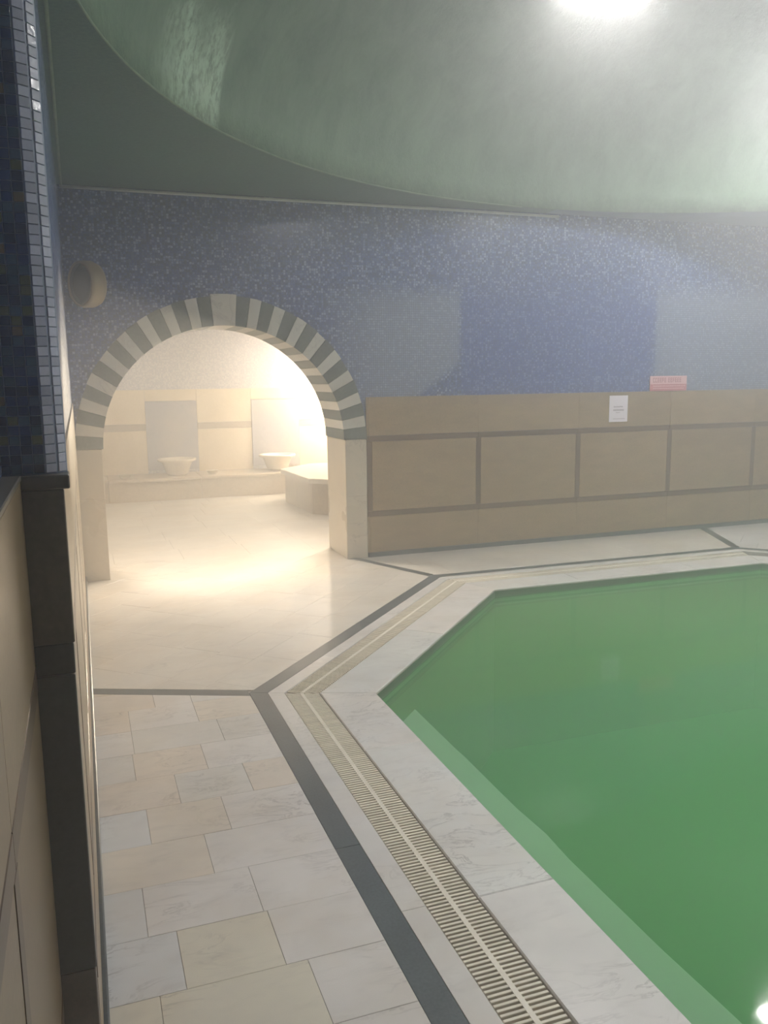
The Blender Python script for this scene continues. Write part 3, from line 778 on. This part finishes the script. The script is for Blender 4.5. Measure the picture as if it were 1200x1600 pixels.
while k < HX1-.05:
    e = min(k+1.2, HX1)
    bm = bmesh.new(); add_box(bm, (k+.002-2.6, 11.50-11.8, 0), (e-.002-2.6, 12.125-11.8, .265), .003); o = bm_obj('riser_block', bm, HOT_RISER, bench)
    bm = bmesh.new(); add_box(bm, (k+.002-2.6, 11.46-11.8, .266), (e-.002-2.6, 12.125-11.8, .30), .006); o = bm_obj('seat_slab', bm, HOT_RISER, bench)
    k += 1.2
def basin(x, label):
    e = empty('wash_basin', (x, 11.82, .301)); tag(e, label, 'wash basin', 'marble wash basins on the bench')
    bm = bmesh.new(); add_lathe(bm, [(.12, 0), (.15, .03), (.205, .18), (.26, .198), (.26, .225), (.215, .225), (.17, .12), (.10, .07), (.001, .065)], 32)
    bm_obj('bowl', bm, HOT_MARBLE, e, True)
    return e
basin(1.22, 'white marble wash basin under the left grey panel in the steamy room')
basin(2.62, 'faint white marble wash basin just left of the raised slab')
for x, y, lb in ((1.68, 11.72, 'small pale bowl on the bench right of the left wash basin'), (.52, 11.66, 'small pale bowl on the bench left of the left wash basin')):
    bm = bmesh.new(); add_lathe(bm, [(.03, 0), (.05, .005), (.085, .05), (.09, .052), (.08, .05), (.04, .012), (.001, .01)], 20)
    o = bm_obj('small_bowl', bm, METAL, None, True); o.location = (x, y, .301); tag(o, lb, 'bowl', 'bowls on the bench')
# raised octagonal slab
slab = empty('heated_slab', (3.75, 10.25, 0)); tag(slab, 'large octagonal marble slab platform at the right inside the steamy room', 'platform')
oct_ = [(2.47, 10.72), (2.53, 9.58), (3.12, 9.02), (4.38, 9.02), (5.03, 9.66), (5.03, 10.84), (4.38, 11.2), (2.95, 11.2)]
oct_ = ccw([(x-3.75, y-10.25) for x, y in oct_])
prism('base_block', oct_, 0, .37, HOT_RISER, slab)
o = prism('top_slab', offset(oct_, .05), .371, .43, HOT_MARBLE, slab, .006)
# hot room lamps: wall lamp just out of sight behind the right jamb
def wall_globe(loc, label):
    e = empty('globe_lamp', loc); tag(e, label, 'wall lamp', 'lamps in the hot room')
    bm = bmesh.new(); prof = [(.11*sin(pi*k/16)+.0005, -.11*cos(pi*k/16)) for k in range(17)]; add_lathe(bm, prof, 24); bm_obj('globe', bm, LAMP_WARM, e, True)
    bm = bmesh.new(); add_box(bm, (-.05, .09, -.05), (.05, .25, .05), .004); bm_obj('mount', bm, HOUSING, e)
wall_globe((4.02, 11.87, 1.56), 'warm glowing globe lamp hidden behind the right side of the arch')
for x, y, lb in ((3.35, 9.0, 'unseen warm fill lamp added on the hot room ceiling right of the arch'), (-.38, 9.6, 'unseen warm fill lamp added on the hot room ceiling left of the arch'), (3.9, 10.8, 'unseen warm fill lamp added on the hot room ceiling above the raised slab')):
    e = empty('ceiling_fill_lamp', (x, y, HZ)); tag(e, lb, 'ceiling lamp', 'added hot room ceiling lamps')  # unseen lamps, added to spread light evenly through the hot room
    bm = bmesh.new(); add_box(bm, (-.45, -.33, -.03), (.45, .33, 0), .005); bm_obj('frame', bm, HOUSING, e)
    bm = bmesh.new(); add_box(bm, (-.42, -.30, -.04), (.42, .30, -.031)); bm_obj('diffuser', bm, LAMP_FILL, e)

# ------------------------------------------------------------------ steam
t = NT('steam'); vs_ = t.n('ShaderNodeVolumeScatter'); vs_.inputs['Color'].default_value = (.97, .98, 1, 1)
yy = t.sep(t.pos())[1]; t.l(t.rng(yy, 6.7, 9.2, STEAM, STEAM_HOT), vs_.inputs['Density']); vs_.inputs['Anisotropy'].default_value = STEAM_G
t.l(vs_.outputs[0], t.out.inputs['Volume']); STM = t.m
STM.cycles.homogeneous_volume = True if hasattr(STM.cycles, 'homogeneous_volume') else None
st = box('steam', (-1.4, -2.2, -1.6), (8.9, 12.6, 5.4), STM)
tag(st, 'thin steam hanging in both rooms, thicker towards the arch', 'steam', kind='stuff')
